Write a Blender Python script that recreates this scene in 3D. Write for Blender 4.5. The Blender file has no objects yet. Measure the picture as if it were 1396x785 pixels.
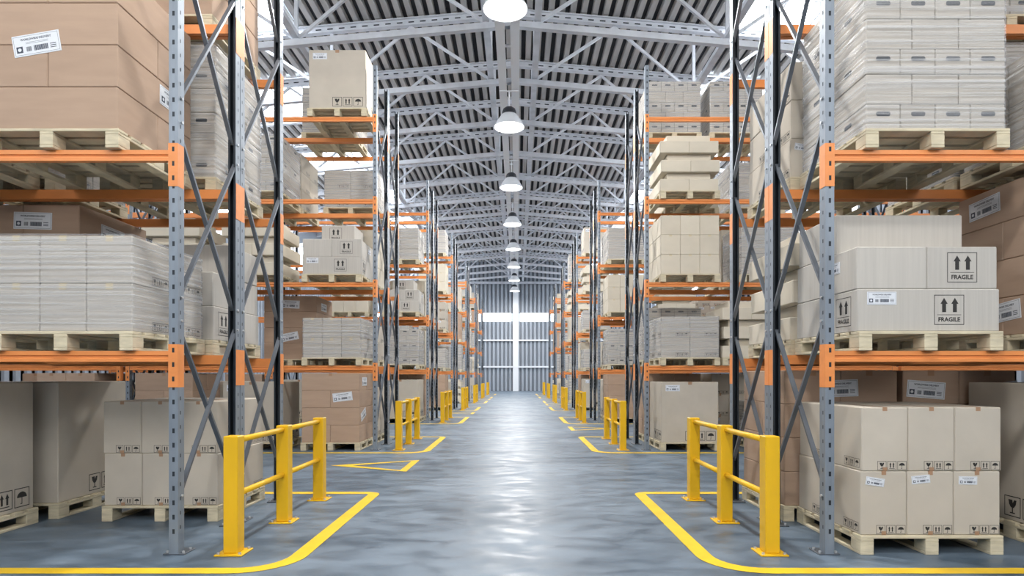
import bpy, bmesh, math, random
from mathutils import Vector, Matrix
R = random.Random(7)
C = bpy.context.scene.collection

# ------------------------------------------------------------------ camera, world, lights, exposure
F_PX = 850.0
cam_d = bpy.data.cameras.new('camera'); cam = bpy.data.objects.new('camera', cam_d); C.objects.link(cam)
cam.location = (0.12, 0.0, 1.35); cam.rotation_euler = (math.pi/2, 0, 0)
cam_d.sensor_width = 36.0; cam_d.lens = F_PX/1396*36
cam_d.shift_x = -7.5/1396; cam_d.shift_y = 120/1396
cam_d.clip_start = 0.05; cam_d.clip_end = 300
bpy.context.scene.camera = cam

SC = bpy.context.scene
SC.view_settings.view_transform = 'Standard'; SC.view_settings.look = 'None'
SC.view_settings.gamma = 1; SC.view_settings.use_curve_mapping = False
SC.view_settings.exposure = 0.03
SKYLIGHT = 11.0; WINDOW = 8.0; BULB = 10.0; LAMP_W = 310.0; FRONT_FILL = 5.2
world = bpy.data.worlds.new('world'); SC.world = world; world.use_nodes = True
bg = world.node_tree.nodes['Background']
bg.inputs[0].default_value = (0.78, 0.88, 1.0, 1); bg.inputs[1].default_value = 1.1
SC.cycles.use_denoising = True
SC.cycles.max_bounces = 7; SC.cycles.diffuse_bounces = 2; SC.cycles.glossy_bounces = 3
SC.cycles.transparent_max_bounces = 10; SC.cycles.sample_clamp_indirect = 4
SC.cycles.caustics_reflective = False; SC.cycles.caustics_refractive = False

def area(name, loc, rot, sx, sy, w, col=(1, 1, 1)):
    d = bpy.data.lights.new(name, 'AREA'); d.shape = 'RECTANGLE'; d.size = sx; d.size_y = sy
    d.energy = w; d.color = col
    o = bpy.data.objects.new(name, d); C.objects.link(o); o.location = loc; o.rotation_euler = rot
    return o

# ------------------------------------------------------------------ materials
MATS = {}
def mat(name, col, rough=0.6, metal=0.0, noise=0.0, nscale=(8, 8, 8), bump=0.0, spec=0.5, rand=0.0, detail=4):
    if name in MATS: return MATS[name]
    m = bpy.data.materials.new(name); m.use_nodes = True; MATS[name] = m
    nt = m.node_tree; b = nt.nodes['Principled BSDF']
    b.inputs['Base Color'].default_value = (*col, 1); b.inputs['Roughness'].default_value = rough
    b.inputs['Metallic'].default_value = metal; b.inputs['Specular IOR Level'].default_value = spec
    if noise or bump or rand:
        tc = nt.nodes.new('ShaderNodeTexCoord'); mp = nt.nodes.new('ShaderNodeMapping')
        mp.inputs['Scale'].default_value = nscale; nt.links.new(tc.outputs['Object'], mp.inputs[0])
        oi = nt.nodes.new('ShaderNodeObjectInfo')
        add = nt.nodes.new('ShaderNodeVectorMath'); add.operation = 'MULTIPLY_ADD'
        nt.links.new(oi.outputs['Random'], add.inputs[0]); add.inputs[1].default_value = (37, 53, 71)
        nt.links.new(mp.outputs[0], add.inputs[2])
        nz = nt.nodes.new('ShaderNodeTexNoise'); nz.inputs['Scale'].default_value = 1; nz.inputs['Detail'].default_value = detail
        nt.links.new(add.outputs[0], nz.inputs[0])
        mr = nt.nodes.new('ShaderNodeMapRange'); mr.inputs[1].default_value = 0.3; mr.inputs[2].default_value = 0.7
        mr.inputs[3].default_value = 1-noise; mr.inputs[4].default_value = 1+noise
        nt.links.new(nz.outputs[0], mr.inputs[0])
        r2 = nt.nodes.new('ShaderNodeMapRange'); r2.inputs[3].default_value = 1-rand; r2.inputs[4].default_value = 1+rand
        nt.links.new(oi.outputs['Random'], r2.inputs[0])
        mu = nt.nodes.new('ShaderNodeMath'); mu.operation = 'MULTIPLY'
        nt.links.new(mr.outputs[0], mu.inputs[0]); nt.links.new(r2.outputs[0], mu.inputs[1])
        vm = nt.nodes.new('ShaderNodeVectorMath'); vm.operation = 'SCALE'; vm.inputs[0].default_value = col
        nt.links.new(mu.outputs[0], vm.inputs['Scale']); nt.links.new(vm.outputs[0], b.inputs['Base Color'])
        if bump:
            bp = nt.nodes.new('ShaderNodeBump'); bp.inputs['Strength'].default_value = bump; bp.inputs['Distance'].default_value = 0.01
            nt.links.new(nz.outputs[0], bp.inputs['Height']); nt.links.new(bp.outputs[0], b.inputs['Normal'])
    return m
def emis(name, col, s):
    if name in MATS: return MATS[name]
    m = bpy.data.materials.new(name); m.use_nodes = True; MATS[name] = m
    nt = m.node_tree; nt.nodes.clear()
    e = nt.nodes.new('ShaderNodeEmission'); o = nt.nodes.new('ShaderNodeOutputMaterial')
    e.inputs[0].default_value = (*col, 1); e.inputs[1].default_value = s; nt.links.new(e.outputs[0], o.inputs[0])
    return m
STEEL = mat('rack_steel', (0.245, 0.285, 0.335), 0.42, 0.25, noise=0.10, nscale=(20, 20, 3))
DARK = mat('hollow_shade', (0.022, 0.030, 0.040), 0.5, 0.2, noise=0.2, nscale=(20, 20, 4))  # near-black paints shade into upright insides, slots and hand holes
PLATE = mat('dark_plate_steel', (0.10, 0.115, 0.135), 0.45, 0.4)
BRACE = mat('brace_steel', (0.15, 0.17, 0.20), 0.38, 0.4, noise=0.12, nscale=(10, 10, 3))
BOLT = mat('zinc_bolt', (0.75, 0.76, 0.78), 0.3, 0.7)
ORANGE = mat('orange_paint', (0.86, 0.30, 0.085), 0.45, 0.0, noise=0.06, nscale=(3, 12, 12))
YELLOW = mat('yellow_paint', (0.86, 0.50, 0.012), 0.38, 0.0, noise=0.05, nscale=(9, 9, 2))
LINE = mat('yellow_line_paint', (0.90, 0.58, 0.02), 0.45, 0.0, noise=0.08, nscale=(5, 5, 5))
WOOD = mat('pallet_wood', (0.68, 0.60, 0.43), 0.75, noise=0.14, nscale=(7, 7, 30), bump=0.2)
BROWN = mat('brown_cardboard', (0.480, 0.338, 0.245), 0.8, noise=0.05, nscale=(2.5, 2.5, 14), rand=0.05)
CREAM = mat('cream_cardboard', (0.580, 0.522, 0.440), 0.8, noise=0.05, nscale=(3.5, 3.5, 3.5), rand=0.05)
PLAIN = mat('pale_cardboard', (0.72, 0.65, 0.53), 0.8, noise=0.04, nscale=(3, 3, 5), rand=0.04)
GREYB = mat('grey_cardboard', (0.55, 0.52, 0.475), 0.8, noise=0.05, nscale=(50, 50, 1.5), rand=0.04)
BAND = mat('wrapped_cardboard', (0.56, 0.52, 0.455), 0.8, noise=0.12, nscale=(2, 2, 40), rand=0.04)
INK = mat('black_ink', (0.025, 0.023, 0.022), 0.6)
PAPER = mat('white_paper', (0.82, 0.85, 0.90), 0.5)
INKB = mat('label_ink', (0.06, 0.075, 0.11), 0.6)
TAPE = mat('brown_tape', (0.42, 0.25, 0.15), 0.4)
TAB = mat('cream_tape', (0.70, 0.60, 0.40), 0.4)
TRUSS = mat('truss_paint', (0.76, 0.79, 0.85), 0.5, 0.0, noise=0.10, nscale=(3, 3, 3))
RIB = mat('roof_rib_steel', (0.56, 0.54, 0.525), 0.55, 0.0, noise=0.2, nscale=(3, 0.6, 3))
DECK = mat('roof_board_shaded', (0.035, 0.038, 0.045), 0.8)  # near-black puts the unlit look of the rib valleys into the colour
WHITE = mat('white_steel', (0.90, 0.92, 0.95), 0.5)
FLUTE = mat('wall_flute_shade', (0.20, 0.225, 0.26), 0.6)  # darker grey paints shade into the recessed flutes of the cladding
SHADE = mat('lamp_enamel', (0.85, 0.87, 0.90), 0.35)
CAP = mat('lamp_cap_black', (0.03, 0.033, 0.04), 0.4)
GLOW = emis('lamp_glow', (1.0, 0.98, 0.96), BULB)
SKYP = emis('skylight_panel', (0.86, 0.93, 1.0), SKYLIGHT)
WINP = emis('window_daylight', (0.88, 0.94, 1.0), WINDOW)

def wallmat():
    m = mat('wall_cladding', (0.42, 0.46, 0.52), 0.5, 0.0, noise=0.06, nscale=(1, 1, 0.5))
    return m
WALL = wallmat()

def floormat():
    m = bpy.data.materials.new('polished_concrete'); m.use_nodes = True; nt = m.node_tree; b = nt.nodes['Principled BSDF']
    tc = nt.nodes.new('ShaderNodeTexCoord')
    def nz(sc, det, dist=0.0):
        mp = nt.nodes.new('ShaderNodeMapping'); mp.inputs['Scale'].default_value = sc
        nt.links.new(tc.outputs['Object'], mp.inputs[0])
        n = nt.nodes.new('ShaderNodeTexNoise'); n.inputs['Scale'].default_value = 1; n.inputs['Detail'].default_value = det
        n.inputs['Distortion'].default_value = dist; nt.links.new(mp.outputs[0], n.inputs[0]); return n
    n1 = nz((0.55, 0.9, 1), 8, 0.6); n2 = nz((3.0, 5.0, 1), 8, 0.4); n3 = nz((14, 14, 1), 4)
    a = nt.nodes.new('ShaderNodeMix'); a.inputs[0].default_value = 0.45
    nt.links.new(n1.outputs[0], a.inputs[2]); nt.links.new(n2.outputs[0], a.inputs[3])
    cr = nt.nodes.new('ShaderNodeValToRGB'); e = cr.color_ramp.elements
    e[0].position = 0.38; e[0].color = (0.060, 0.094, 0.134, 1); e[1].position = 0.64; e[1].color = (0.190, 0.244, 0.306, 1)
    nt.links.new(a.outputs[0], cr.inputs[0]); nt.links.new(cr.outputs[0], b.inputs['Base Color'])
    rr = nt.nodes.new('ShaderNodeMapRange'); rr.inputs[1].default_value = 0.35; rr.inputs[2].default_value = 0.65
    rr.inputs[3].default_value = 0.32; rr.inputs[4].default_value = 0.56
    nt.links.new(n2.outputs[0], rr.inputs[0]); nt.links.new(rr.outputs[0], b.inputs['Roughness'])
    bp = nt.nodes.new('ShaderNodeBump'); bp.inputs['Strength'].default_value = 0.10; bp.inputs['Distance'].default_value = 0.01
    nt.links.new(n3.outputs[0], bp.inputs['Height']); nt.links.new(bp.outputs[0], b.inputs['Normal'])
    b.inputs['Specular IOR Level'].default_value = 0.5
    return m

def filmmat():
    m = bpy.data.materials.new('stretch_film'); m.use_nodes = True; nt = m.node_tree
    b = nt.nodes['Principled BSDF']; out = nt.nodes['Material Output']
    b.inputs['Base Color'].default_value = (0.74, 0.75, 0.77, 1); b.inputs['Roughness'].default_value = 0.25
    tr = nt.nodes.new('ShaderNodeBsdfTransparent'); tr.inputs[0].default_value = (0.97, 0.97, 0.98, 1)
    tc = nt.nodes.new('ShaderNodeTexCoord'); oi = nt.nodes.new('ShaderNodeObjectInfo')
    mp = nt.nodes.new('ShaderNodeMapping'); mp.inputs['Scale'].default_value = (0.5, 0.5, 48)
    nt.links.new(tc.outputs['Object'], mp.inputs[0])
    add = nt.nodes.new('ShaderNodeVectorMath'); add.operation = 'MULTIPLY_ADD'
    nt.links.new(oi.outputs['Random'], add.inputs[0]); add.inputs[1].default_value = (37, 53, 71)
    nt.links.new(mp.outputs[0], add.inputs[2])
    n = nt.nodes.new('ShaderNodeTexNoise'); n.inputs['Scale'].default_value = 1; n.inputs['Detail'].default_value = 6
    n.inputs['Distortion'].default_value = 0.3; nt.links.new(add.outputs[0], n.inputs[0])
    mr = nt.nodes.new('ShaderNodeMapRange'); mr.inputs[1].default_value = 0.38; mr.inputs[2].default_value = 0.66
    mr.inputs[3].default_value = 0.02; mr.inputs[4].default_value = 0.46
    nt.links.new(n.outputs[0], mr.inputs[0])
    bp = nt.nodes.new('ShaderNodeBump'); bp.inputs['Strength'].default_value = 0.5; bp.inputs['Distance'].default_value = 0.008
    nt.links.new(n.outputs[0], bp.inputs['Height']); nt.links.new(bp.outputs[0], b.inputs['Normal'])
    mx = nt.nodes.new('ShaderNodeMixShader'); nt.links.new(mr.outputs[0], mx.inputs[0])
    nt.links.new(tr.outputs[0], mx.inputs[1]); nt.links.new(b.outputs[0], mx.inputs[2]); nt.links.new(mx.outputs[0], out.inputs[0])
    return m
FILM = filmmat()

# ------------------------------------------------------------------ mesh helpers
class MB:
    def __init__(s): s.v = []; s.f = []; s.m = []; s.mats = []
    def mi(s, m):
        if m not in s.mats: s.mats.append(m)
        return s.mats.index(m)
    def poly(s, pts, m):
        n = len(s.v); s.v += [tuple(p) for p in pts]; s.f.append(tuple(range(n, n+len(pts)))); s.m.append(s.mi(m)); return s
    def box(s, x0, x1, y0, y1, z0, z1, m):
        n = len(s.v); s.v += [(x, y, z) for x in (x0, x1) for y in (y0, y1) for z in (z0, z1)]
        for q in ((0, 1, 3, 2), (4, 6, 7, 5), (0, 4, 5, 1), (2, 3, 7, 6), (0, 2, 6, 4), (1, 5, 7, 3)):
            s.f.append(tuple(n+i for i in q)); s.m.append(s.mi(m))
        return s
    def cbox(s, x0, x1, y0, y1, z0, z1, m, c=0.006):          # box with chamfered edges
        bm = bmesh.new(); bmesh.ops.create_cube(bm, size=1)
        for v in bm.verts:
            v.co = Vector(((x0+x1)/2+v.co.x*(x1-x0), (y0+y1)/2+v.co.y*(y1-y0), (z0+z1)/2+v.co.z*(z1-z0)))
        bmesh.ops.bevel(bm, geom=list(bm.edges), offset=c, segments=1, affect='EDGES', profile=0.5)
        n = len(s.v); bm.verts.index_update(); s.v += [tuple(v.co) for v in bm.verts]
        for f in bm.faces: s.f.append(tuple(n+v.index for v in f.verts)); s.m.append(s.mi(m))
        bm.free(); return s
    def bar(s, a, b, w, h, m, up=(0, 0, 1)):                    # square bar from a to b
        a = Vector(a); b = Vector(b); d = (b-a).normalized(); u = Vector(up)
        if abs(d.dot(u)) > 0.99: u = Vector((0, 1, 0))
        r = d.cross(u).normalized(); u = r.cross(d).normalized(); n = len(s.v)
        for p in (a, b):
            for i, j in ((-1, -1), (1, -1), (1, 1), (-1, 1)): s.v.append(tuple(p+r*i*w/2+u*j*h/2))
        for q in ((0, 1, 2, 3), (7, 6, 5, 4), (0, 4, 5, 1), (1, 5, 6, 2), (2, 6, 7, 3), (3, 7, 4, 0)):
            s.f.append(tuple(n+i for i in q)); s.m.append(s.mi(m))
        return s
    def tube(s, a, b, r, m, k=10):
        a = Vector(a); b = Vector(b); d = (b-a).normalized(); u = Vector((0, 0, 1))
        if abs(d.dot(u)) > 0.99: u = Vector((1, 0, 0))
        e = d.cross(u).normalized(); u = e.cross(d); n = len(s.v)
        for p in (a, b):
            for i in range(k):
                t = 2*math.pi*i/k; s.v.append(tuple(p+(e*math.cos(t)+u*math.sin(t))*r))
        for i in range(k):
            s.f.append((n+i, n+(i+1) % k, n+k+(i+1) % k, n+k+i)); s.m.append(s.mi(m))
        s.f.append(tuple(n+i for i in range(k))[::-1]); s.m.append(s.mi(m))
        s.f.append(tuple(n+k+i for i in range(k))); s.m.append(s.mi(m)); return s
    def lathe(s, prof, m, k=28):
        n = len(s.v)
        for r, z in prof:
            for i in range(k): s.v.append((r*math.cos(2*math.pi*i/k), r*math.sin(2*math.pi*i/k), z))
        for j in range(len(prof)-1):
            for i in range(k):
                s.f.append((n+j*k+i, n+j*k+(i+1) % k, n+(j+1)*k+(i+1) % k, n+(j+1)*k+i)); s.m.append(s.mi(m))
        return s
    def mesh(s, name, smooth=False):
        me = bpy.data.meshes.new(name); me.from_pydata(s.v, [], s.f)
        for m in s.mats: me.materials.append(m)
        me.polygons.foreach_set('material_index', s.m)
        if smooth: me.polygons.foreach_set('use_smooth', [True]*len(s.f))
        me.update(); return me

def link(name, me, parent=None, loc=None, label=None):
    o = bpy.data.objects.new(name, me); C.objects.link(o)
    if parent is not None: o.parent = parent
    if loc is not None: o.location = loc
    if label: o['label'] = label
    return o
def tag(o, label, cat, group=None):
    o['label'] = label; o['category'] = cat
    if group: o['group'] = group
    return o
def struct(name, me, loc=None):
    o = link(name, me, None, loc); o['kind'] = 'structure'; return o

ORD = ['nearest', 'second', 'third', 'fourth', 'fifth', 'sixth', 'farthest']
SIDE = {-1: 'left', 1: 'right'}
Y0 = [4.70+6.63*i for i in range(7)]
WY = 56.0; WX = 13.0; SL = 0.088
XC = -0.015

# ------------------------------------------------------------------ floor, walls, ceiling
fl = MB().box(-WX, WX, -8.2, WY+0.2, -0.15, 0.0, floormat()); struct('floor', fl.mesh('floor'))

def corr(mb, p0, p1, z0f, z1f, nrm, pitch, depth, m):          # vertical corrugated sheet between two plan points
    p0 = Vector((*p0, 0)); p1 = Vector((*p1, 0)); L = (p1-p0).length; d = (p1-p0)/L; n = Vector(nrm)
    pts = []; t = 0
    while t < L-1e-4:
        for dt, o in ((0, 0), (pitch*0.42, 0), (pitch*0.5, 1), (pitch*0.92, 1)):
            if t+dt < L: pts.append((t+dt, o))
        t += pitch
    pts.append((L, 0))
    for (a, oa), (b, ob) in zip(pts, pts[1:]):
        A = p0+d*a+n*oa*depth; B = p0+d*b+n*ob*depth
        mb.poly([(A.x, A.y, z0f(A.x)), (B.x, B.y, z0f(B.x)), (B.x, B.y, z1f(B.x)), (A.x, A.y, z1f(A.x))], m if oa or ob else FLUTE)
roofz = lambda x: 11.95-abs(x)*SL
zero = lambda x: 0.0
bw = MB()
# end wall: cladding below, a window band, cladding above
WB0, WB1 = 6.25, 6.98
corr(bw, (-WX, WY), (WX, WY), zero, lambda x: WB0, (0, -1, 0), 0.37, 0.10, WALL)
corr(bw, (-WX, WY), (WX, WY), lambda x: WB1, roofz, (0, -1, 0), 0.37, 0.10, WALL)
bw.box(-WX, WX, WY+0.02, WY+0.2, 0, WB0, WALL); bw.box(-WX, WX, WY+0.02, WY+0.2, WB1, 11.95-WX*SL, WALL)
struct('wall_back', bw.mesh('wall_back'))
for i, (a, b) in enumerate(((-WX, -0.45), (0.36, WX))):
    w = MB(); w.box(a, b, WY-0.02, WY+0.02, WB0, WB1, WINP)
    n = int((b-a)/1.2)
    for k in range(n+1):
        x = a+(b-a)*k/n; w.box(x-0.02, x+0.02, WY-0.05, WY-0.021, WB0, WB1, WHITE)
    struct('window_%d' % (i+1), w.mesh('window'))
col = MB(); col.box(-0.29, 0.2, WY-0.4, WY-0.101, 0, 11.7, WHITE); struct('trim_1', col.mesh('column'))
for i, z in enumerate((4.55, 2.17)):
    g = MB(); g.box(-WX, -0.295, WY-0.22, WY-0.101, z-0.07, z+0.07, WHITE); g.box(0.205, WX, WY-0.22, WY-0.101, z-0.07, z+0.07, WHITE)
    struct('trim_%d' % (i+2), g.mesh('girt'))
g = MB(); g.box(-WX, WX, WY-0.62, WY-0.402, 9.55, 9.75, TRUSS); struct('trim_4', g.mesh('girt'))
fw = MB(); fw.box(-WX, WX, -8.2, -8.0, 0, 6.4, WALL); fw.box(-WX, WX, -8.2, -8.0, 10.4, 11.95-WX*SL, WALL); struct('wall_front', fw.mesh('wall'))  # unseen wall behind the camera, added so light enters only from high up
w = MB(); w.box(-WX, WX, -8.12, -8.08, 6.4, 10.4, emis('added_front_fill', (1.0, 0.985, 0.96), FRONT_FILL))  # glowing band added behind the camera to light the rack fronts
for k in range(14): w.box(-WX+2*k-.03, -WX+2*k+.03, -8.07, -8.0, 6.4, 10.4, WHITE)
struct('window_3', w.mesh('window'))  # added glowing fill band with bars, unseen behind the camera
wn = 4
for s in (-1, 1):
    sw = MB()
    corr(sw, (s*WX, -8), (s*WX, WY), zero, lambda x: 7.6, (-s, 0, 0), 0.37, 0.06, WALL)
    sw.box(min(s*WX, s*(WX+.2)), max(s*WX, s*(WX+.2)), -8, WY, 0, 7.6, WALL)
    sw.box(min(s*WX, s*(WX+.2)), max(s*WX, s*(WX+.2)), -8, WY, 9.2, 10.8, WALL)
    struct('wall_'+SIDE[s], sw.mesh('wall'))
    w = MB(); w.box(min(s*(WX+.02), s*(WX+.06)), max(s*(WX+.02), s*(WX+.06)), -8, WY, 7.6, 9.2, WINP)
    for k in range(32):
        y = -8+64*k/31; w.box(s*WX-0.04, s*WX+0.01, y-0.03, y+0.03, 7.6, 9.2, WHITE)
    struct('window_%d' % wn, w.mesh('window')); wn += 1

TR = [14.9+2.86*i for i in range(15)]
SKX0, SKX1 = 6.2, 9.3
bays = [(-8.2, 12.04)]+[(12.04+2.86*i, 12.04+2.86*(i+1)) for i in range(16)]
sky = [False]+[i % 2 == 1 for i in range(16)]
def roof_patch(mb, x0, x1, ya, yb):
    s = 1 if x0 >= 0 else -1
    z = lambda x: 11.86-abs(x)*SL
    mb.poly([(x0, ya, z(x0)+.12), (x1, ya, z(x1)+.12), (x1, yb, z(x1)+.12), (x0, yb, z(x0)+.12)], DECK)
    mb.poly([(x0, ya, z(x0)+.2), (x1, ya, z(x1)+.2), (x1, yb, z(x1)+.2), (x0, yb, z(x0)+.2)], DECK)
    P = 0.31; n = int(round((x1-x0)/P)); 
    for i in range(n):
        a = x0+(i+0.28)*(x1-x0)/n; b = a+0.47*(x1-x0)/n; za, zb = z(a), z(b)
        mb.poly([(a, ya, za), (b, ya, zb), (b, yb, zb), (a, yb, za)], RIB)
        mb.poly([(a, ya, za), (a, yb, za), (a-.02, yb, za+.12), (a-.02, ya, za+.12)], RIB)
        mb.poly([(b, yb, zb), (b, ya, zb), (b+.02, ya, zb+.12), (b+.02, yb, zb+.12)], RIB)
        mb.poly([(a-.02, ya, za+.12), (b+.02, ya, zb+.12), (b, ya, zb), (a, ya, za)], RIB)
cm = MB()
y_all0, y_all1 = -6.0, WY
bays = [(a, min(b, WY)) for a, b in bays if a < WY-0.1]
for (a, b), sk in zip(bays, sky):
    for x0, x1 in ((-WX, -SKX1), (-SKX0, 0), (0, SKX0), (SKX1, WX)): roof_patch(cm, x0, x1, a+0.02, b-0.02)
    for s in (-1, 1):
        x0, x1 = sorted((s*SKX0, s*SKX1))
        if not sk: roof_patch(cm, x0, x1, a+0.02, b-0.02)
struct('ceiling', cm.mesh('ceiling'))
for (a, b), sk in zip(bays, sky):
    if not sk: continue
    for s in (-1, 1):
        x0, x1 = sorted((s*SKX0, s*SKX1)); z = lambda x: 11.90-abs(x)*SL
        w = MB(); w.poly([(x0, a, z(x0)), (x1, a, z(x1)), (x1, b, z(x1)), (x0, b, z(x0))][::-1], SKYP)
        for k in range(4):
            x = x0+(x1-x0)*k/3; w.bar((x, a, z(x)-.03), (x, b, z(x)-.03), 0.05, 0.05, WHITE)
        for k in range(3):
            y = a+(b-a)*k/2; w.bar((x0, y, z(x0)-.03), (x1, y, z(x1)-.03), 0.05, 0.05, WHITE)
        struct('window_%d' % wn, w.mesh('window')); wn += 1

# ------------------------------------------------------------------ roof trusses, ridge beam, tie beams
def cz(x, z): return z-abs(x)*SL
def chord_mesh(z, w, h, flange):
    mb = MB()
    for s in (-1, 1):
        a = (0, 0, z); b = (s*(WX-.05), 0, cz(WX-.05, z))
        if flange:                                              # I-beam with round holes seen as dark slots
            mb.bar((a[0], 0, a[2]+h/2-.015), (b[0], 0, b[2]+h/2-.015), w, .03, TRUSS)
            mb.bar((a[0], 0, a[2]-h/2+.015), (b[0], 0, b[2]-h/2+.015), w, .03, TRUSS)
            mb.bar(a, b, .02, h-.06, TRUSS)
            k = 0.5
            while k < WX-1:
                mb.bar((s*k, -.013, cz(k, z)), (s*(k+.16), -.013, cz(k+.14, z)), .004, .032, DARK); k += 0.33
        else: mb.bar(a, b, w, h, TRUSS)
    return mb.mesh('chord')
TOPC = chord_mesh(11.68, .16, .22, True); BOTC = chord_mesh(9.75, .14, .145, False)
webs = []
nodes = [(0.62, 0), (2.9, 1), (5.15, 0), (7.4, 1), (9.7, 0), (11.9, 1)]
for s in (-1, 1):
    for (xa, ta), (xb, tb) in zip(nodes, nodes[1:]):
        pa = (s*xa, 0, cz(xa, 11.53 if ta else 9.83)); pb = (s*xb, 0, cz(xb, 11.53 if tb else 9.83))
        webs.append(MB().bar(pa, pb, .07, .07, TRUSS).mesh('diagonal_brace'))
    for xa, ta in nodes:
        if not ta: webs.append(MB().bar((s*xa, 0, cz(xa, 9.83)), (s*xa, 0, cz(xa, 11.53)), .08, .08, TRUSS).mesh('web_post'))
TORD = ['nearest', 'second', 'third', 'fourth', 'fifth', 'sixth', 'seventh', 'eighth', 'ninth', 'tenth', 'eleventh', 'twelfth', 'thirteenth', 'fourteenth', 'farthest']
for i, y in enumerate(TR[:14]):
    t = link('roof_truss', None, None, (XC, y, 0))
    tag(t, 'pale grey steel roof truss, %s from the camera, under the ribbed roof' % TORD[i], 'roof truss', 'roof trusses across the hall')
    link('top_chord', TOPC, t); link('bottom_chord', BOTC, t)
    for w in webs: link(w.name.split('.')[0], w, t)
rb = MB()
for a, b in ((-.285, -.065), (.065, .285)):
    rb.box(XC-.1+a, XC-.1+b, -7.9, WY-.65, 9.44, 9.47, WHITE)
    c = a+.01 if a < 0 else b-.03
    rb.box(XC-.1+c, XC-.1+c+.02, -7.9, WY-.65, 9.47, 9.66, WHITE)
for y in [9.6+2.86*i for i in range(16)]: rb.box(XC-.1-.07, XC-.1+.07, y, y+.1, 9.475, 9.50, WHITE)
tag(link('ridge_beam', rb.mesh('ridge_beam')), 'white twin-channel steel beam running down the middle under the trusses', 'beam')
TIE = MB().box(-.08, .08, -7.9, WY-.65, 9.85, 9.97, TRUSS).mesh('tie_beam')
for x, wd in ((-.62, 'just left of the centre beam'), (.62, 'just right of the centre beam'), (-5.15, 'above the left racks'), (5.15, 'above the right racks')):
    o = link('tie_beam', TIE, None, (XC+x, 0, -abs(x)*SL)); tag(o, 'pale grey lengthwise roof tie beam '+wd, 'beam', 'lengthwise tie beams')

# ------------------------------------------------------------------ pendant lamps
shade = MB().lathe([(.425, 0), (.43, .02), (.40, .08), (.33, .20), (.24, .33), (.19, .38), (.19, .375), (.32, .19), (.39, .07), (.415, .015), (.425, 0)], SHADE).mesh('lamp_shade', True)
capm = MB().lathe([(.20, .37), (.20, .44), (.17, .52), (.10, .57), (.0, .58)], CAP).mesh('lamp_cap', True)
bulb = MB().lathe([(0.0, .02), (.2, .02), (.40, .04), (.40, .06), (0, .06)], GLOW).mesh('bulb')
rod = MB().tube((0, 0, .57), (0, 0, 1.02), .015, WHITE).mesh('rod')
clampm = MB().box(-.27, .27, -.03, .03, 1.02, 1.04, WHITE).mesh('hanger_plate')
LW = ['nearest in view', 'second', 'third', 'fourth', 'fifth', 'sixth', 'seventh', 'farthest']
for i in range(-2, 8):  # first two lamps are out of view, added in line to light the space
    t = link('pendant_lamp', None, None, (XC-.1, 12.0+5.70*i, 8.40))
    tag(t, 'white bell-shaped pendant lamp with black cap, %s along the centre beam' % (LW[i] if i >= 0 else ('added above the viewpoint', 'added over the nearest racks')[i+2]), 'lamp', 'pendant lamps')
    link('lamp_shade', shade, t); link('lamp_cap', capm, t, label='black lamp cap'); link('bulb', bulb, t, label='glowing white disc'); link('rod', rod, t); link('hanger_plate', clampm, t)
    d = bpy.data.lights.new('lamp_light', 'AREA'); d.shape = 'DISK'; d.size = .7; d.energy = LAMP_W; d.color = (1, .98, .95)
    lo = bpy.data.objects.new('lamp_light', d); C.objects.link(lo); lo.parent = t; lo.location = (0, 0, -.01)

# ------------------------------------------------------------------ pallet racks
RH = 7.0; TOP = [1.54, 3.055, 4.565, 6.06]; BAY = 4.56; UW = .068; UD = .088; RD = 1.05
def holed(mb, O, U, V, w, H, cols, z0, pitch, hz, m):
    """a strip w wide and H high (axes U,V from O) with a column of holes; cols=(a,b) hole edges"""
    O = Vector(O); U = Vector(U); V = Vector(V)
    def q(u0, u1, v0, v1): mb.poly([O+U*u0+V*v0, O+U*u1+V*v0, O+U*u1+V*v1, O+U*u0+V*v1], m)
    q(0, cols[0], 0, H); q(cols[1], w, 0, H)
    z = z0; prev = 0
    while z+hz < H:
        q(cols[0], cols[1], prev, z); prev = z+hz; z += pitch
    q(cols[0], cols[1], prev, H)
def upright_mesh():
    mb = MB()                                                    # front web at y=0, open towards +y
    w, d = UW, UD
    holed(mb, (0, 0, 0), (1, 0, 0), (0, 0, 1), w, RH, (w*.38, w*.38+.018), .16, .1085, .036, STEEL)
    holed(mb, (0, 0, 0), (0, 1, 0), (0, 0, 1), d, RH, (.030, .042), .19, .1085, .028, STEEL)
    holed(mb, (w, 0, 0), (0, 1, 0), (0, 0, 1), d, RH, (.030, .042), .19, .1085, .028, STEEL)
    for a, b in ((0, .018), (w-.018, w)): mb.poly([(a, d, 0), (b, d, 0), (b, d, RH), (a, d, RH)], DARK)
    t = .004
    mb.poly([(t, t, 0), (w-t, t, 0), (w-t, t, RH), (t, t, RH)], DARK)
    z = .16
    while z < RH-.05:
        mb.poly([(w*.42, t+.001, z), (w*.42+.012, t+.001, z), (w*.42+.012, t+.001, z+.034), (w*.42, t+.001, z+.034)], STEEL); z += .1085  # pale patches imitate light showing through the web slots
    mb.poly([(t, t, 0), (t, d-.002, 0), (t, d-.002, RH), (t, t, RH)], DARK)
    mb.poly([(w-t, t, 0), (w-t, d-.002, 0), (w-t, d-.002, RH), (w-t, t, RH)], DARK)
    return mb.mesh('upright')
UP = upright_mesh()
plate = MB().cbox(-.08, .08, -.002, .17, 0, .010, PLATE, .003)
for x, y in ((-.06, .13), (.06, .13), (-.06, .03), (.06, .03)): plate.tube((x, y, .01), (x, y, .024), .010, BOLT, 6)
PLATE_M = plate.mesh('base_plate')
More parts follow.
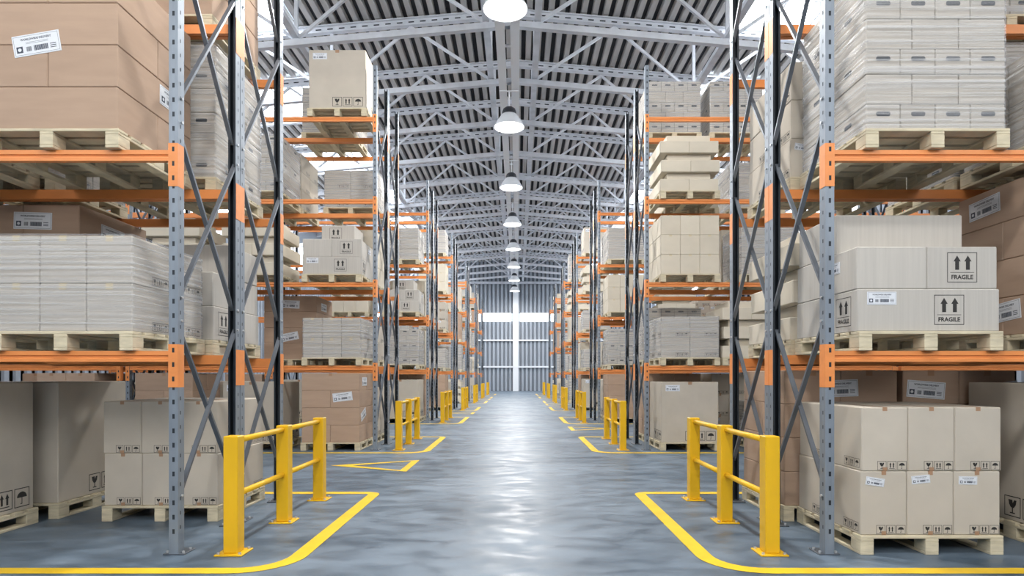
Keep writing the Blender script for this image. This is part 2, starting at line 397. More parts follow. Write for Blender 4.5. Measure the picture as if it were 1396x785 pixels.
def beam_mesh(L):
    mb = MB(); d = .045
    prof = [(0, .0), (0, -.032), (.010, -.040), (.010, -.052), (0, -.060), (0, -.082), (d, -.082), (d, 0)]
    for i in range(8):
        (y0, z0), (y1, z1) = prof[i], prof[(i+1) % 8]
        mb.poly([(0, y0, z0), (0, y1, z1), (L, y1, z1), (L, y0, z0)], ORANGE)
    return mb.mesh('beam')
BEAML = BAY-2*UW-.004; BEAM = beam_mesh(BEAML)
def connector_mesh(s):      # s=+1 covers the -x side face of an upright at x 0..UW
    mb = MB(); w = UW+.004; d = UD; H = .325
    x0, x1 = -.003, UW+.001
    holed(mb, (x0, -.004, -.275), (1, 0, 0), (0, 0, 1), x1-x0, H, (UW*.38+.003, UW*.38+.021), .045, .1085, .036, ORANGE)
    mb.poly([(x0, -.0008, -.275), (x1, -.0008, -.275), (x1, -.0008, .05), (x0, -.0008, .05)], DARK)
    xs = x0 if s > 0 else x1
    for x in (xs,):
        mb.poly([(x, -.004, -.275), (x, d-.004, -.275), (x, d-.004, .05), (x, -.004, .05)], ORANGE)
        mb.poly([(x+.002*s, -.004, -.275), (x+.002*s, d-.004, -.275), (x+.002*s, d-.004, .05), (x+.002*s, -.004, .05)], ORANGE)
    mb.poly([(x0, -.004, .05), (x1, -.004, .05), (x1, 0.0, .05), (x0, 0.0, .05)], ORANGE)
    mb.poly([(x0, -.004, -.275), (x1, -.004, -.275), (x1, 0.0, -.275), (x0, 0.0, -.275)], ORANGE)
    return mb.mesh('beam_connector')
CONN = {1: connector_mesh(1), -1: connector_mesh(-1)}
def brace_mesh(z, flip):
    a = (0, UD*.6, z); b = (0, RD-UD*.6, z+1.33)
    if flip: a = (0, UD*.6, z+1.33); b = (0, RD-UD*.6, z)
    off = -.012 if flip else .012
    a = (off, a[1], a[2]); b = (off, b[1], b[2])
    mb = MB().bar(a, b, .020, .036, BRACE, up=(1, 0, 0))
    for p in (a, b): mb.tube((-UW/2-.010, p[1], p[2]), (-UW/2+.002, p[1], p[2]), .011, BOLT, 6); mb.tube((UW/2-.002, p[1], p[2]), (UW/2+.010, p[1], p[2]), .011, BOLT, 6)
    return mb.mesh('brace')
BR = [brace_mesh(.44+1.51*k, f) for k in range(4) for f in (0, 1)]

def rack(side, row, face, bay):
    """face 0 = front rack, 1 = rear rack of the back-to-back pair; bay 0 = at the aisle"""
    y = Y0[row]+1.062*face
    xa = 2.44+bay*(BAY+.095)
    x = xa if side > 0 else -xa-BAY
    t = link('pallet_rack', None, None, (x, y, 0))
    tag(t, 'grey and orange pallet rack, %s half of %s %s row%s' % (('front', 'rear')[face], ORD[row], SIDE[side], ', outer bay' if bay else ', aisle bay'), 'pallet rack', 'pallet racks along both sides of the aisle')
    for fx in (0, BAY-UW):
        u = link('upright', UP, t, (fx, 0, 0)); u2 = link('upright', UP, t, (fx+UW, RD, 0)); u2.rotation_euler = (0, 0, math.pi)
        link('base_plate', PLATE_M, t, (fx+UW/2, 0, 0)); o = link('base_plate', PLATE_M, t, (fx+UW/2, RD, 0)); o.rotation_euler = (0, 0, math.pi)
        if row < 5 or fx == (0 if side > 0 else BAY-UW):
            for b in BR: link('brace', b, t, (fx+UW/2, 0, 0))
    for z in TOP:
        link('beam', BEAM, t, (UW+.002, .002, z)); o = link('beam', BEAM, t, (UW+.002+BEAML, RD-.002, z)); o.rotation_euler = (0, 0, math.pi)
        for fx, s in ((0, 1), (BAY-UW, -1)):
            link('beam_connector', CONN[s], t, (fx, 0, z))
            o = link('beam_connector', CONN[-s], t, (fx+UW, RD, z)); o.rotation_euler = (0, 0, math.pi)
    return t
for row in range(7):
    for side in (-1, 1):
        for face in (0, 1): rack(side, row, face, 0)
for row in (1, 2):
    for side in (-1, 1): rack(side, row, 0, 1)

# ------------------------------------------------------------------ safety barriers
post = MB().cbox(-.055, .055, -.06, .06, .012, .895, YELLOW, .006).mesh('post')
bpl = MB().cbox(-.105, .105, -.105, .105, 0, .012, YELLOW, .003)
for x, y in ((-.08, -.08), (.08, -.08), (-.08, .08), (.08, .08)): bpl.tube((x, y, .012), (x, y, .026), .012, BOLT, 6)
bpl = bpl.mesh('base_plate')
rail = MB().tube((0, .061, 0), (0, .969, 0), .024, YELLOW, 14).mesh('rail', True)
for row in range(7):
    for side in (-1, 1):
        t = link('safety_barrier', None, None, (side*2.045, Y0[row]+.06, 0))
        tag(t, 'yellow steel safety barrier guarding the end of the %s %s rack row' % (ORD[row], SIDE[side]), 'barrier', 'yellow rack-end barriers')
        for k in range(3):
            p = link('post', post, t, (0, 1.03*k, 0)); link('base_plate', bpl, p, (0, 0, 0))
            if k < 2:
                for z in (.855, .44): link('rail', rail, t, (0, 1.03*k, z))

# ------------------------------------------------------------------ painted lane markings
def ring(mb, pts_o, pts_i, m, z=.003):
    for i in range(len(pts_o)-1):
        a, b, c, d = pts_o[i], pts_o[i+1], pts_i[i+1], pts_i[i]
        mb.poly([(*a, z), (*b, z), (*c, z), (*d, z)], m)
for row in range(7):
    for side in (-1, 1):
        yc = Y0[row]+1.055; w = .125
        def path(o):
            xi = 1.455+o; ya = yc-1.5+o; yb = yc+1.5-o; r = .42-o; cx = 1.455+.42
            P = [(7.0, ya)]
            for k in range(9):
                a = -math.pi/2-k*math.pi/16; P.append((cx+math.cos(a)*r, ya+r+math.sin(a)*r))
            r2 = .16-min(o, .12); cx2 = xi+r2
            for k in range(5):
                a = math.pi-k*math.pi/8; P.append((cx2+math.cos(a)*r2, yb-r2+math.sin(a)*r2))
            P.append((7.0, yb)); return [(side*x, y) for x, y in P]
        mb = MB(); ring(mb, path(0), path(w), LINE)
        tag(link('lane_marking', mb.mesh('lane_marking')), 'yellow floor line looping round the end of the %s %s rack row' % (ORD[row], SIDE[side]), 'floor marking', 'yellow floor lines')
k = 0
for aisle in range(6):
    side = -1 if aisle % 2 == 0 else 1
    y0 = Y0[aisle]+4.10
    xr = 1.45; o = [(xr, y0), (xr, y0+1.2), (xr+1.25, y0+.6)]
    i_ = [(xr+.11, y0+.13), (xr+.11, y0+1.07), (xr+.92, y0+.6)]
    o.append(o[0]); i_.append(i_[0])
    mb = MB(); ring(mb, [(side*x, y) for x, y in o], [(side*x, y) for x, y in i_], LINE)
    tag(link('triangle_marking', mb.mesh('triangle_marking')), 'yellow outlined floor triangle at mouth of the %s cross aisle, %s side' % (['nearest', 'second', 'third', 'fourth', 'fifth', 'sixth'][aisle], SIDE[side]), 'floor marking', 'yellow floor triangles')

# ------------------------------------------------------------------ pallets
PW, PD, PH = 1.08, 1.08, .144
deck = MB()
n = 7; bwid = .118; gap = (PD-n*bwid)/(n-1)
for i in range(n): deck.cbox(-PW/2, PW/2, -PD/2+i*(bwid+gap), -PD/2+i*(bwid+gap)+bwid, PH-.022, PH, WOOD, .003)
DECKM = deck.mesh('deck')
sk = MB(); sk.cbox(-.05, .05, -PD/2, PD/2, PH-.044, PH-.0225, WOOD, .003); sk.cbox(-.05, .05, -PD/2, PD/2, 0, .022, WOOD, .003)
for y in (-PD/2+.07, 0, PD/2-.07): sk.cbox(-.05, .05, y-.07, y+.07, .0225, PH-.0445, WOOD, .003)
SKID = sk.mesh('skid')
far = MB(); far.v = []
for xs in (-PW/2+.05, 0, PW/2-.05):
    far.box(xs-.05, xs+.05, -PD/2, PD/2, PH-.044, PH-.0225, WOOD); far.box(xs-.05, xs+.05, -PD/2, PD/2, 0, .022, WOOD)
    for y in (-PD/2+.07, 0, PD/2-.07): far.box(xs-.05, xs+.05, y-.07, y+.07, .022, PH-.044, WOOD)
for i in range(n): far.box(-PW/2, PW/2, -PD/2+i*(bwid+gap), -PD/2+i*(bwid+gap)+bwid, PH-.022, PH, WOOD)
FARP = far.mesh('pallet')

# ------------------------------------------------------------------ printing: icons, FRAGILE panel, shipping label
def text_polys(body, size):
    cu = bpy.data.curves.new('t', 'FONT'); cu.body = body; cu.size = size; cu.align_x = 'CENTER'; cu.align_y = 'CENTER'
    cu.resolution_u = 2; cu.offset = size*.03
    o = bpy.data.objects.new('t', cu); C.objects.link(o); dg = bpy.context.evaluated_depsgraph_get(); dg.update()
    me = bpy.data.meshes.new_from_object(o.evaluated_get(dg))
    P = [[(me.vertices[i].co.x, me.vertices[i].co.y) for i in p.vertices] for p in me.polygons]
    bpy.data.objects.remove(o); bpy.data.meshes.remove(me); bpy.data.curves.remove(cu); return P
TXT_FR = text_polys('FRAGILE', .30)
TXT_WD = text_polys('WORLDWIDE DELIVERY', .10)
def rect(x0, y0, x1, y1): return [(x0, y0), (x1, y0), (x1, y1), (x0, y1)]
def frame(x0, y0, x1, y1, t): return [rect(x0, y0, x1, y0+t), rect(x0, y1-t, x1, y1), rect(x0, y0+t, x0+t, y1-t), rect(x1-t, y0+t, x1, y1-t)]
def tr(P, s, dx, dy): return [[(x*s+dx, y*s+dy) for x, y in p] for p in P]
def arrow(cx, y0, y1, w): h = (y1-y0)*.42; return [rect(cx-w*.3, y0, cx+w*.3, y1-h), [(cx-w*.55, y1-h), (cx+w*.55, y1-h), (cx, y1)]]
GLASS = frame(0, 0, 1, 1, .045)+[[(.25, .82), (.29, .60), (.40, .45), (.5, .42), (.60, .45), (.71, .60), (.75, .82), (.60, .82), (.52, .66), (.50, .82)], rect(.465, .2, .535, .43), rect(.34, .15, .66, .205)]
ARR = frame(0, 0, 1, 1, .045)+arrow(.33, .27, .86, .22)+arrow(.67, .27, .86, .22)+[rect(.2, .15, .8, .2)]
UMB = frame(0, 0, 1, 1, .045)+[[(.5+.33*math.cos(a), .50+.30*math.sin(a)) for a in [math.pi*k/8 for k in range(9)]], rect(.475, .18, .525, .52), rect(.40, .15, .525, .20)]
ICONS = GLASS+tr(ARR, 1, 1.12, 0)+tr(UMB, 1, 2.24, 0)                     # 3.24 wide, 1 high
FRAG = frame(0, 0, 1, 1, .02)+arrow(.33, .42, .90, .22)+arrow(.69, .42, .90, .22)+[rect(.10, .325, .90, .34)]+tr(TXT_FR, .66, .5, .17)
def ship():
    L = []; t = [('p', rect(0, 0, 2.25, 1))]
    for p in frame(.06, .06, 2.19, .94, .012): t.append(('i', p))
    for p in tr(TXT_WD, 1.35, 1.13, .77): t.append(('i', p))
    for y in (.56, .62): t.append(('i', rect(.62, y, 1.7, y+.012)))
    t.append(('i', rect(.15, .17, .45, .47)))
    t.append(('q', [(.30+.085*math.cos(a), .32+.085*math.sin(a)) for a in [math.pi*k/8 for k in range(16)]]))
    x = .62; r = random.Random(3)
    while x < .86: w = r.choice((.015, .03, .02)); t.append(('i', rect(x, .2, x+w, .42))); x += w+.014
    x = .98
    while x < 1.62: w = r.choice((.02, .04, .03, .05)); t.append(('i', rect(x, .19, x+w, .44))); x += w+.013
    for k in range(3): t.append(('i', rect(1.76, .21+.09*k, 2.05, .245+.09*k)))
    return t
SHIP = ship()
def decal(mb, P, O, U, V, N, s, m, off=.0012, ang=0.0):
    O = Vector(O); U = Vector(U); V = Vector(V); N = Vector(N); ca, sa = math.cos(ang), math.sin(ang)
    for p in P:
        q = [O+U*((x*ca-y*sa)*s)+V*((x*sa+y*ca)*s)+N*off for x, y in p]; mb.poly(q, m)
FACE = {'F': ((1, 0, 0), (0, 0, 1), (0, -1, 0)), 'R': ((0, 1, 0), (0, 0, 1), (1, 0, 0)), 'L': ((0, -1, 0), (0, 0, 1), (-1, 0, 0))}
def face_origin(f, w, d, u, v):      # carton centred in x,y, base at z 0; u from the left edge as seen
    if f == 'F': return (-w/2+u, -d/2, v)
    if f == 'R': return (w/2, -d/2+u, v)
    return (-w/2, d/2-u, v)
CM = {}
def cached(key, fn):
    if key not in CM: CM[key] = fn()
    return CM[key]
def body_mesh(w, d, h, m, c=.007):
    def fn():
        mb = MB(); mb.cbox(-w/2, w/2, -d/2, d/2, 0, h, m, c)
        return mb.mesh('carton')
    return cached(('b', round(w, 3), round(d, 3), round(h, 3), m.name), fn)
def icons_mesh(w, d, h, f, s, mg):
    fw = w if f == 'F' else d
    return cached(('i', w, d, h, f, s), lambda: (lambda mb: (decal(mb, ICONS, face_origin(f, w, d, fw-mg-3.24*s, mg*.7), *FACE[f], s, INK), mb.mesh('printed_icons'))[1])(MB()))
def frag_mesh(w, d, h, f, s, u, v):
    return cached(('f', w, d, h, f, s, u, v), lambda: (lambda mb: (decal(mb, FRAG, face_origin(f, w, d, u, v), *FACE[f], s, INK), mb.mesh('fragile_print'))[1])(MB()))
def label_mesh(w, d, f, s, u, v, ang):
    def fn():
        mb = MB(); O = face_origin(f, w, d, u, v)
        for k, p in SHIP: decal(mb, [p], O, *FACE[f], s, {'p': PAPER, 'i': INKB, 'q': PAPER}[k], {'p': .0030, 'i': .0038, 'q': .0044}[k], ang)
        U, V, N = (Vector(a) for a in FACE[f]); O = Vector(O); ca, sa = math.cos(ang), math.sin(ang)
        q = [O+U*((x*ca-y*sa)*s)+V*((x*sa+y*ca)*s) for x, y in rect(0, 0, 2.25, 1)]
        for i in range(4):                                        # paper edge
            a, b = q[i], q[(i+1) % 4]; mb.poly([a+N*.0002, b+N*.0002, b+N*.003, a+N*.003], PAPER)
        return mb.mesh('shipping_label')
    return cached(('l', w, d, f, s, u, v, ang), fn)
def tape_mesh(w, d, h, m, tw, bottom=True, drop=.04):
    def fn():
        mb = MB()
        mb.box(-tw/2, tw/2, -d/2-.001, d/2+.001, h+.0004, h+.0012, m)
        mb.box(-tw/2, tw/2, -d/2-.0014, -d/2-.0004, h-drop, h+.0012, m)
        return mb.mesh('packing_tape')
    return cached(('t', w, d, h, m.name, tw, bottom, drop), fn)
def tape_foot(w, d, tw, m, drop=.03):
    return cached(('tf', w, d, tw, m.name), lambda: MB().box(-tw/2, tw/2, -d/2-.0014, -d/2-.0004, .002, drop, m).mesh('packing_tape'))
def hole_mesh(w, d, h, f='F'):
    def fn():
        mb = MB(); s = .05; a, b = .075, .017
        P = [[(-a+b+b*math.cos(t), b*math.sin(t)) for t in [math.pi/2+math.pi*k/6 for k in range(7)]]+[(a-b+b*math.cos(t), b*math.sin(t)) for t in [-math.pi/2+math.pi*k/6 for k in range(7)]]]
        fw = w if f == 'F' else d
        P = [[(x*.72, y) for x, y in p] for p in P]
        decal(mb, P, face_origin(f, w, d, fw/2, h*.62), *FACE[f], 1, DARK)
        return mb.mesh('hand_hole')
    return cached(('h', w, d, h, f), fn)

# ------------------------------------------------------------------ loads
TIER = {1: ['single-tier'], 2: ['bottom', 'top'], 3: ['bottom', 'middle', 'top'], 4: ['bottom', 'lower', 'upper', 'top'], 6: ['bottom', 'second', 'third', 'fourth', 'fifth', 'top']}
XP = {1: [''], 2: ['left', 'right'], 3: ['left', 'centre', 'right'], 4: ['left', 'mid-left', 'mid-right', 'right']}
YP = {1: [''], 2: ['front', 'back'], 3: ['front', 'mid', 'back']}
SHELF = ['on floor', 'first shelf', 'second shelf', 'third shelf', 'fourth shelf']
SLOTN = ['aisle-end', 'second-in', 'third-in', 'fourth-in', 'fifth-in']
KN = {'brown_cardboard': 'brown_carton', 'cream_cardboard': 'printed_carton', 'pale_cardboard': 'plain_carton', 'grey_cardboard': 'fragile_goods_carton'}
class Ctx: pass
def where(c): return '%s %s pallet, %s, %s %s row' % (SLOTN[c.slot], ('front', 'rear')[c.face], SHELF[c.level], ORD[c.row], SIDE[c.side])
def carton(c, kind, w, d, h, x, y, z, m, pos, parts=(), name='carton', grp=None):
    g = .0015
    o = link(name if name != 'carton' else KN[m.name], body_mesh(w-2*g, d-2*g, h-.001, m), None, (c.x+x, c.y+y, c.z+PH+z))
    tag(o, ('%s, %s, %s' % (kind, pos, where(c))) if pos else '%s, %s' % (kind, where(c)), 'carton', grp or (kind+'s in the racks'))
    if c.row < 4:
        for nm, me in parts:
            p = link(nm, me, o)
    return o
def seen(c, ix, nx, iy, it, nt):
    aisle = nx-1 if c.side < 0 else 0
    return iy == 0 or ix == aisle or (c.level == 0 and it == nt-1)
def jig(a): return R.uniform(-a, a)
VF = lambda c: 'R' if c.side < 0 else 'L'

def load_brown(c, tiers=4, single_first=True, labels=()):
    h = .315; W = 1.05
    for t in range(tiers):
        single = (t % 2 == 0) == single_first
        for k in range(2):
            if single: w, d, x, y, pos = W, W/2, 0, (-W/4 if k == 0 else W/4), YP[2][k]
            else: w, d, x, y, pos = W/2, W, (-W/4 if k == 0 else W/4), 0, XP[2][k]
            parts = []
            g = .0015
            for (lt, lk, f, u, v, a, s) in labels:
                if lt == t and lk == k: parts.append(('shipping_label', label_mesh(w-2*g, d-2*g, f, s, u, v, a)))
            if t == tiers-1 and c.level <= 0: parts.append(('packing_tape', tape_mesh(w-2*g, d-2*g, h-.001, TAPE, .06, False, .05)))
            carton(c, 'brown carton', w, d, h, x, y, t*h, BROWN, TIER[4][t]+' '+pos, parts, grp='brown cartons in the racks')
def load_icons(c, h=.485, tiers=2, nx=3, ny=2, lab=True, mat_=None, s=.068):
    w, d = 1.06/nx, 1.04/ny; g = .0015; m = mat_ or CREAM
    for t in range(tiers):
        for ix in range(nx):
            for iy in range(ny):
                if not seen(c, ix, nx, iy, t, tiers): continue
                parts = []; W_, D_ = w-2*g, d-2*g
                if iy == 0:
                    parts.append(('printed_icons', icons_mesh(W_, D_, h, 'F', s, .012)))
                    parts.append(('packing_tape', tape_mesh(W_, D_, h-.001, TAPE, .035, False, .028))); parts.append(('packing_tape', tape_foot(W_, D_, .035, TAPE)))
                    if lab and t == 0: parts.append(('shipping_label', label_mesh(W_, D_, 'F', .062, .035, h-.10, (-.15, .10, -.02)[ix % 3])))
                aisle = nx-1 if c.side < 0 else 0
                if ix == aisle: parts.append(('printed_icons', icons_mesh(W_, D_, h, VF(c), s, .03)))
                off = .016 if t else 0
                carton(c, 'cream icon-printed carton', w, d, h, (ix-(nx-1)/2)*w+off*c.side*.5, (iy-(ny-1)/2)*d, t*h, m, '%s %s %s' % (TIER[tiers][t], XP[nx][ix], YP[ny][iy]), parts, grp='cream cartons with handling icons')
def load_fragile(c):
    h = .32; g = .0015; m = GREYB; sd = c.side
    W = 1.07; D = 1.02
    def p(nm, me): return (nm, me)
    w_, d_ = W-2*g, D-2*g
    pr = [p('fragile_print', frag_mesh(w_, d_, h, 'F', .225, .575, .05)), p('shipping_label', label_mesh(w_, d_, 'F', .098, .07, .20, 0)),
          p('fragile_print', frag_mesh(w_, d_, h, VF(c), .225, .70 if sd > 0 else .09, .05))]
    carton(c, 'long grey FRAGILE carton', W, D, h, 0, 0, 0, m, 'bottom', pr, grp='grey cartons marked FRAGILE')
    w2, d2 = .53-2*g, 1.0-2*g
    for k in range(2):
        pr = []
        if k == 1: pr.append(p('fragile_print', frag_mesh(w2, d2, h, 'F', .225, .15, .05)))
        if (k == 0) == (sd > 0): pr.append(p('shipping_label', label_mesh(w2, d2, VF(c), .09, .55, .16, 0)))
        carton(c, 'grey carton', .53, 1.0, h, (-.265, .265)[k]-.005, 0, h, m, 'middle tier '+XP[2][k], pr, grp='grey cartons marked FRAGILE')
    w3, d3 = 1.02-2*g, .66-2*g
    pr = [] if c.row == 0 else [p('fragile_print', frag_mesh(w3, d3, h, 'F', .225, .35, .05))]
    carton(c, 'grey carton', 1.02 if c.row == 0 else .62, .66, h, -.02*sd, .15, 2*h, m, 'top', pr if c.row == 0 else [p('fragile_print', frag_mesh(.617, d3, h, 'F', .225, .15, .05))], grp='grey cartons marked FRAGILE')
def load_big(c, h=1.10, front=True):
    w = 1.03; d = 1.03; g = .0015; m = CREAM
    pr = ([('printed_icons', icons_mesh(w-2*g, d-2*g, h, 'F', .17, .05))] if front else [])+[('printed_icons', icons_mesh(w-2*g, d-2*g, h, VF(c), .17, .05)),
          ('shipping_label', label_mesh(w-2*g, d-2*g, 'F', .115, .07, h-.17, 0)), ('packing_tape', tape_mesh(w-2*g, d-2*g, h-.001, TAPE, .07, False, .05))]
    carton(c, 'big beige carton', w, d, h, 0, 0, 0, m, '', pr, name='large_carton', grp='big beige cartons')
def load_plain(c, tiers=3, h=.355):
    nx, ny = 3, 3; w, d = 1.06/nx, 1.04/ny; g = .0015
    for t in range(tiers):
        for ix in range(nx):
            for iy in range(ny):
                if c.level and not seen(c, ix, nx, iy, t, tiers): continue
                parts = [('packing_tape', tape_mesh(w-2*g, d-2*g, h-.001, TAB, .05, False, .03))] if iy == 0 else []
                carton(c, 'plain cream carton', w, d, h, (ix-1)*w, (iy-1)*d, t*h, PLAIN, '%s %s %s' % (TIER[tiers][t], XP[nx][ix], YP[ny][iy]), parts, grp='plain cream cartons')
def load_flat(c, tiers=3):
    z = 0; hw, hn = .215, .13
    for t in range(tiers):
        for k in range(2):
            carton(c, 'wide flat cream carton', .53, 1.04, hw, (-.265, .265)[k]+(.012 if t % 2 else -.012), 0, z, PLAIN, TIER[tiers][t]+' '+XP[2][k], (), name='flat_carton', grp='flat cream cartons')
        z += hw
        carton(c, 'shallow tray-like cream carton', .80, .80, hn, jig(.01), -.02, z, PLAIN, TIER[tiers][t], (), name='flat_carton', grp='flat cream cartons'); z += hn
def wrapped(c, kind, rows, tab=False, icon=False, depth=2):
    """rows: list of (height, nx, holes)"""
    t = link('wrapped_load', None, None, (c.x, c.y, c.z+PH))
    tag(t, '%s, %s' % (kind, where(c)), 'wrapped load', 'film-wrapped pallet loads')
    W, D = 1.05, 1.03; z = 0; g = .0025
    for it, (h, nx, holes) in enumerate(rows):
        w = W/nx; d = D/depth
        for ix in range(nx):
            for iy in range(depth):
                if not seen(c, ix, nx, iy, it, len(rows)): continue
                o = link('carton', body_mesh(w-2*g, d-2*g, h-.001, BAND, .006), t, ((ix-(nx-1)/2)*w, (iy-(depth-1)/2)*d, z))
                if c.row < 3:
                    aisle = nx-1 if c.side < 0 else 0
                    if holes and iy == 0: link('hand_hole', hole_mesh(w-2*g, d-2*g, h), o)
                    if holes and ix == aisle: link('hand_hole', hole_mesh(w-2*g, d-2*g, h, VF(c)), o)
                    if icon and ix == aisle: link('printed_icons', icons_mesh(w-2*g, d-2*g, h, VF(c), .07, .03), o)
                    if icon == 2 and iy == 0: link('printed_icons', icons_mesh(w-2*g, d-2*g, h, 'F', .07, .03), o)
                    if tab and iy == 0: link('packing_tape', tape_mesh(w-2*g, d-2*g, h-.001, TAB, .055, False, .045), o)
        z += h
    f = MB(); a = .010; X, Y = W/2+a, D/2+a; r = .02; n = 10
    ring_ = [(-X+r, -Y), (X-r, -Y), (X, -Y+r), (X, Y-r), (X-r, Y), (-X+r, Y), (-X, Y-r), (-X, -Y+r)]
    zs = [0.0, z+a]
    for i in range(8):
        (x0, y0), (x1, y1) = ring_[i], ring_[(i+1) % 8]
        f.poly([(x0, y0, zs[0]), (x1, y1, zs[0]), (x1, y1, zs[1]), (x0, y0, zs[1])], FILM)
    if c.level == 0 or z+c.z+PH < 1.5: pass
    key = ('film', round(z, 3))
    me = cached(key, lambda: f.mesh('stretch_film'))
    link('stretch_film', me, t, label='clear stretch film')
def load_wrap3(c): wrapped(c, 'film-wrapped load of six pale cartons wide-faced', [(.36, 3, 0), (.36, 3, 0)], tab=True, icon=1)
def load_wrap2(c): wrapped(c, 'film-wrapped load of four wide icon cartons', [(.37, 2, 0), (.37, 2, 0)], icon=2)
def load_holes(c, n=6): wrapped(c, 'tall film-wrapped load with hand-hole cartons', [((.19, .225)[k % 2], 4 if k % 2 == 0 else 3, k % 2 == 0) for k in range(n)])
def load_greywrap(c): wrapped(c, 'film-wrapped load of grey stacked cartons', [(.3, 2, 0), (.3, 2, 0), (.3, 2, 0)], icon=1)

def place(row, side, face, level, slot, fn, dx=0.0, dy=0.0, **kw):
    c = Ctx(); c.row, c.side, c.face, c.level, c.slot = row, side, face, level, slot
    edge = 2.71+slot*1.46+(0.14 if slot >= 3 else 0)
    c.x = side*(edge+dx+PW/2); c.y = Y0[row]-.045+PD/2+face*1.13+dy; c.z = ([0]+TOP)[level]+(.0015 if level else 0)
    if row < 3:
        p = link('pallet', None, None, (c.x, c.y, c.z)); link('deck', DECKM, p)
        for xs in (-PW/2+.05, 0, PW/2-.05): link('skid', SKID, p, (xs, 0, 0))
    else: p = link('pallet', FARP, None, (c.x, c.y, c.z))
    tag(p, 'pale wooden pallet, %s' % where(c).replace(' pallet', ' spot'), 'pallet', 'wooden pallets')
    fn(c, **kw)
L_, R_ = -1, 1
A, B = 0, 1
# ---- nearest row, left
place(0, L_, A, 1, 0, load_wrap3, dx=.045)
place(0, L_, A, 2, 0, load_brown, dx=.15, labels=((2, 0, 'F', .28, -.10, .17, .158), (1, 1, 'R', .55, .12, .0, .16)))
place(0, L_, A, 0, 1, load_big, dx=.13, dy=.02, h=1.15, front=False)
place(0, L_, B, 0, 0, load_icons, dx=-.05, lab=False)
place(0, L_, B, 0, 1, load_big, dx=.04, dy=.10, h=1.15, front=False)
place(0, L_, B, 1, 0, load_fragile)
place(0, L_, B, 1, 1, load_brown, dx=-.23, labels=((3, 1, 'F', -.09, .09, -.03, .158), (3, 1, 'R', .30, .05, -.02, .158)))
place(0, L_, B, 2, 0, load_holes, dx=-.03)
place(0, L_, B, 2, 1, load_wrap3)
place(0, L_, B, 3, 0, load_brown)
place(0, L_, A, 1, 1, load_wrap3); place(0, L_, A, 2, 1, load_brown, dx=.1)
# ---- nearest row, right
place(0, R_, A, 0, 0, load_icons, dx=.0, dy=.05)
place(0, R_, A, 0, 1, load_big, dx=.05, h=1.15)
place(0, R_, A, 1, 0, load_fragile, dx=-.04)
place(0, R_, A, 1, 1, load_brown, dx=-.02, labels=((3, 0, 'L', .14, .09, .05, .158), (0, 1, 'L', .36, .10, .1, .158)))
place(0, R_, A, 2, 0, load_holes, dx=.01)
place(0, R_, A, 2, 1, load_wrap2, dx=.02)
place(0, R_, A, 3, 0, load_brown, dx=.28)
place(0, R_, B, 0, 0, load_brown, dx=-.12, labels=((3, 0, 'F', .33, .06, .04, .158),))
place(0, R_, B, 0, 1, load_brown, dx=-.48, labels=((3, 0, 'F', .03, .07, -.08, .158), (3, 1, 'F', .2, .02, .12, .158)))
place(0, R_, B, 1, 0, load_flat, dx=-.05)
place(0, R_, B, 2, 0, load_icons, dx=-.06, h=.36, tiers=3)
place(0, R_, B, 3, 1, load_holes)
place(0, R_, B, 1, 1, load_icons, h=.36, tiers=2)
place(0, R_, B, 2, 1, load_holes)
# ---- second row, left
place(1, L_, A, 0, 0, load_brown, single_first=False, dx=.02, labels=((2, 1, 'F', .05, .10, .12, .158), (3, 0, 'R', .2, .08, 0, .158), (1, 0, 'R', .15, .05, .3, .158)))
place(1, L_, A, 0, 1, load_big); place(1, L_, B, 0, 0, load_icons)
place(1, L_, A, 0, 2, load_brown, single_first=False, dx=.12)
place(1, L_, A, 0, 3, load_brown, dx=.3); place(1, L_, A, 1, 3, load_wrap3)
place(1, L_, A, 1, 0, load_wrap3)
place(1, L_, B, 1, 1, load_brown, dx=-.3, labels=((3, 0, 'F', .35, .08, -.05, .158), (1, 0, 'F', .35, .02, .2, .158), (3, 1, 'R', .3, .05, 0, .158)))
place(1, L_, B, 1, 0, load_icons, h=.36, tiers=2, dx=.05)
place(1, L_, A, 1, 2, load_plain); place(1, L_, A, 2, 2, load_flat)
place(1, L_, A, 2, 0, load_fragile); place(1, L_, A, 2, 1, load_flat); place(1, L_, B, 2, 0, load_plain)
place(1, L_, B, 3, 0, load_wrap2, dx=-.04); place(1, L_, A, 3, 1, load_holes, n=5); place(1, L_, B, 3, 1, load_icons, h=.36, tiers=3)
place(1, L_, A, 4, 0, load_big, dx=-.10, h=1.06); place(1, L_, B, 4, 0, load_greywrap, dx=.40)
# ---- second row, right
place(1, R_, A, 0, 0, load_big); place(1, R_, B, 0, 1, load_icons, dx=-.2, h=.42, tiers=3)
place(1, R_, A, 0, 1, load_wrap3, dx=.25)
place(1, R_, A, 1, 0, load_wrap2); place(1, R_, B, 1, 0, load_holes, n=5); place(1, R_, A, 1, 1, load_flat, dx=-.33); place(2, R_, B, 2, 2, load_icons, h=.3, tiers=2)
place(1, R_, A, 2, 0, load_plain); place(1, R_, A, 2, 1, load_greywrap); place(1, R_, B, 2, 1, load_plain)
place(1, R_, A, 3, 0, load_flat); place(1, R_, B, 3, 1, load_greywrap, dx=.2); place(1, R_, B, 3, 0, load_plain, dx=.35, tiers=1)
place(1, R_, B, 4, 0, load_holes, dx=0, n=5); place(1, R_, B, 4, 1, load_holes, dx=-.22, n=5)
place(1, R_, B, 0, 0, load_brown); place(1, L_, A, 0, 4, load_big); place(1, L_, B, 0, 4, load_brown); place(1, L_, B, 0, 3, load_plain); place(1, L_, B, 0, 2, load_big)
place(1, R_, A, 0, 2, load_brown); place(1, R_, B, 1, 2, load_greywrap)
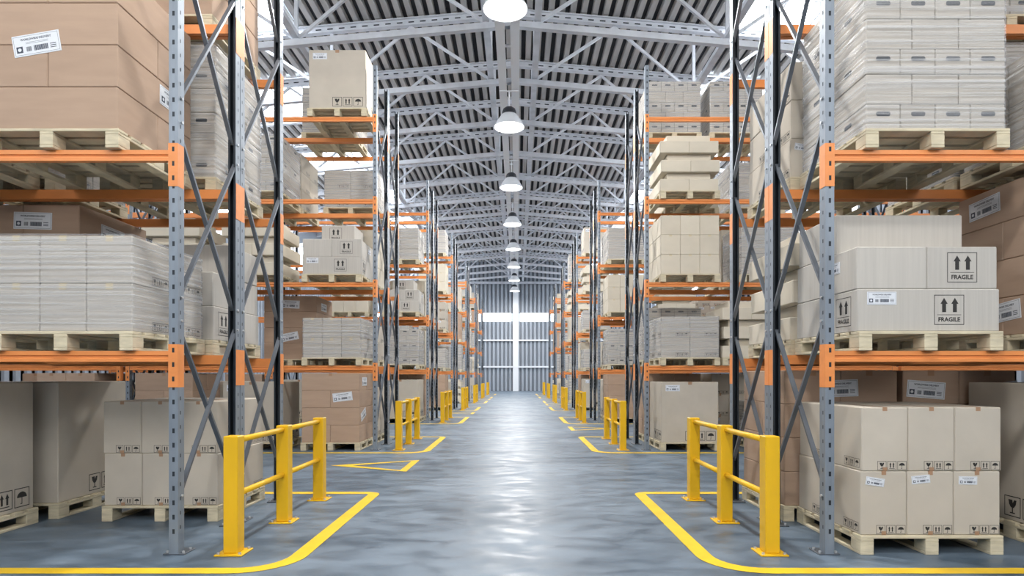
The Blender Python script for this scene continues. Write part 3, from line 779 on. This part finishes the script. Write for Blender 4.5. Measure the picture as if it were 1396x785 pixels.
place(2, L_, A, 0, 2, load_big); place(2, L_, A, 0, 3, load_brown); place(2, L_, A, 0, 4, load_icons); place(2, L_, A, 1, 2, load_flat)
place(2, R_, A, 0, 2, load_big); place(2, R_, A, 1, 2, load_brown)
# ---- third row
place(2, L_, A, 0, 0, load_big); place(2, L_, A, 0, 1, load_brown); place(2, L_, B, 0, 0, load_brown)
place(2, L_, A, 1, 0, load_holes, n=5); place(2, L_, A, 1, 1, load_wrap3)
place(2, L_, A, 2, 0, load_fragile); place(2, L_, A, 2, 1, load_plain); place(2, L_, B, 2, 0, load_plain)
place(2, L_, A, 3, 0, load_greywrap); place(2, L_, A, 3, 1, load_greywrap); place(2, L_, B, 1, 0, load_plain)
place(2, R_, A, 0, 0, load_brown, single_first=False); place(2, R_, A, 0, 1, load_icons); place(2, R_, B, 0, 0, load_big)
place(2, R_, A, 1, 0, load_holes, n=5); place(2, R_, A, 1, 1, load_wrap3); place(2, R_, B, 1, 0, load_icons, h=.36, tiers=2)
place(2, R_, A, 2, 0, load_plain); place(2, R_, A, 2, 1, load_flat); place(2, R_, B, 2, 0, load_wrap2)
place(2, R_, A, 3, 0, load_greywrap); place(2, R_, B, 3, 0, load_greywrap)
# ---- fourth row
place(3, L_, A, 0, 0, load_brown); place(3, L_, B, 0, 0, load_icons)
place(3, L_, A, 1, 0, load_wrap2); place(3, L_, B, 1, 0, load_greywrap)
place(3, L_, A, 2, 0, load_icons, h=.36, tiers=3); place(3, L_, A, 3, 0, load_plain); place(3, L_, A, 4, 0, load_greywrap)
place(3, L_, A, 2, 1, load_wrap3)
place(3, R_, A, 0, 0, load_big); place(3, R_, B, 0, 0, load_brown); place(3, R_, A, 1, 0, load_wrap3)
place(3, R_, A, 2, 0, load_wrap2); place(3, R_, A, 3, 0, load_flat); place(3, R_, A, 4, 0, load_big, h=1.0); place(3, R_, B, 1, 0, load_plain)
# ---- far rows
pool = [load_brown, load_wrap3, load_big, load_greywrap, load_flat, load_wrap2, load_holes, load_fragile]
for row in (4, 5, 6):
    for side in (L_, R_):
        for lv in range(5):
            if lv == 4 and (row+side) % 3 == 0: continue
            fn = pool[(row*3+lv*2+(side+1)) % len(pool)]
            if lv == 1 and fn is load_brown: fn = load_wrap2
            place(row, side, A, lv, 0, fn, dx=jig(.04))
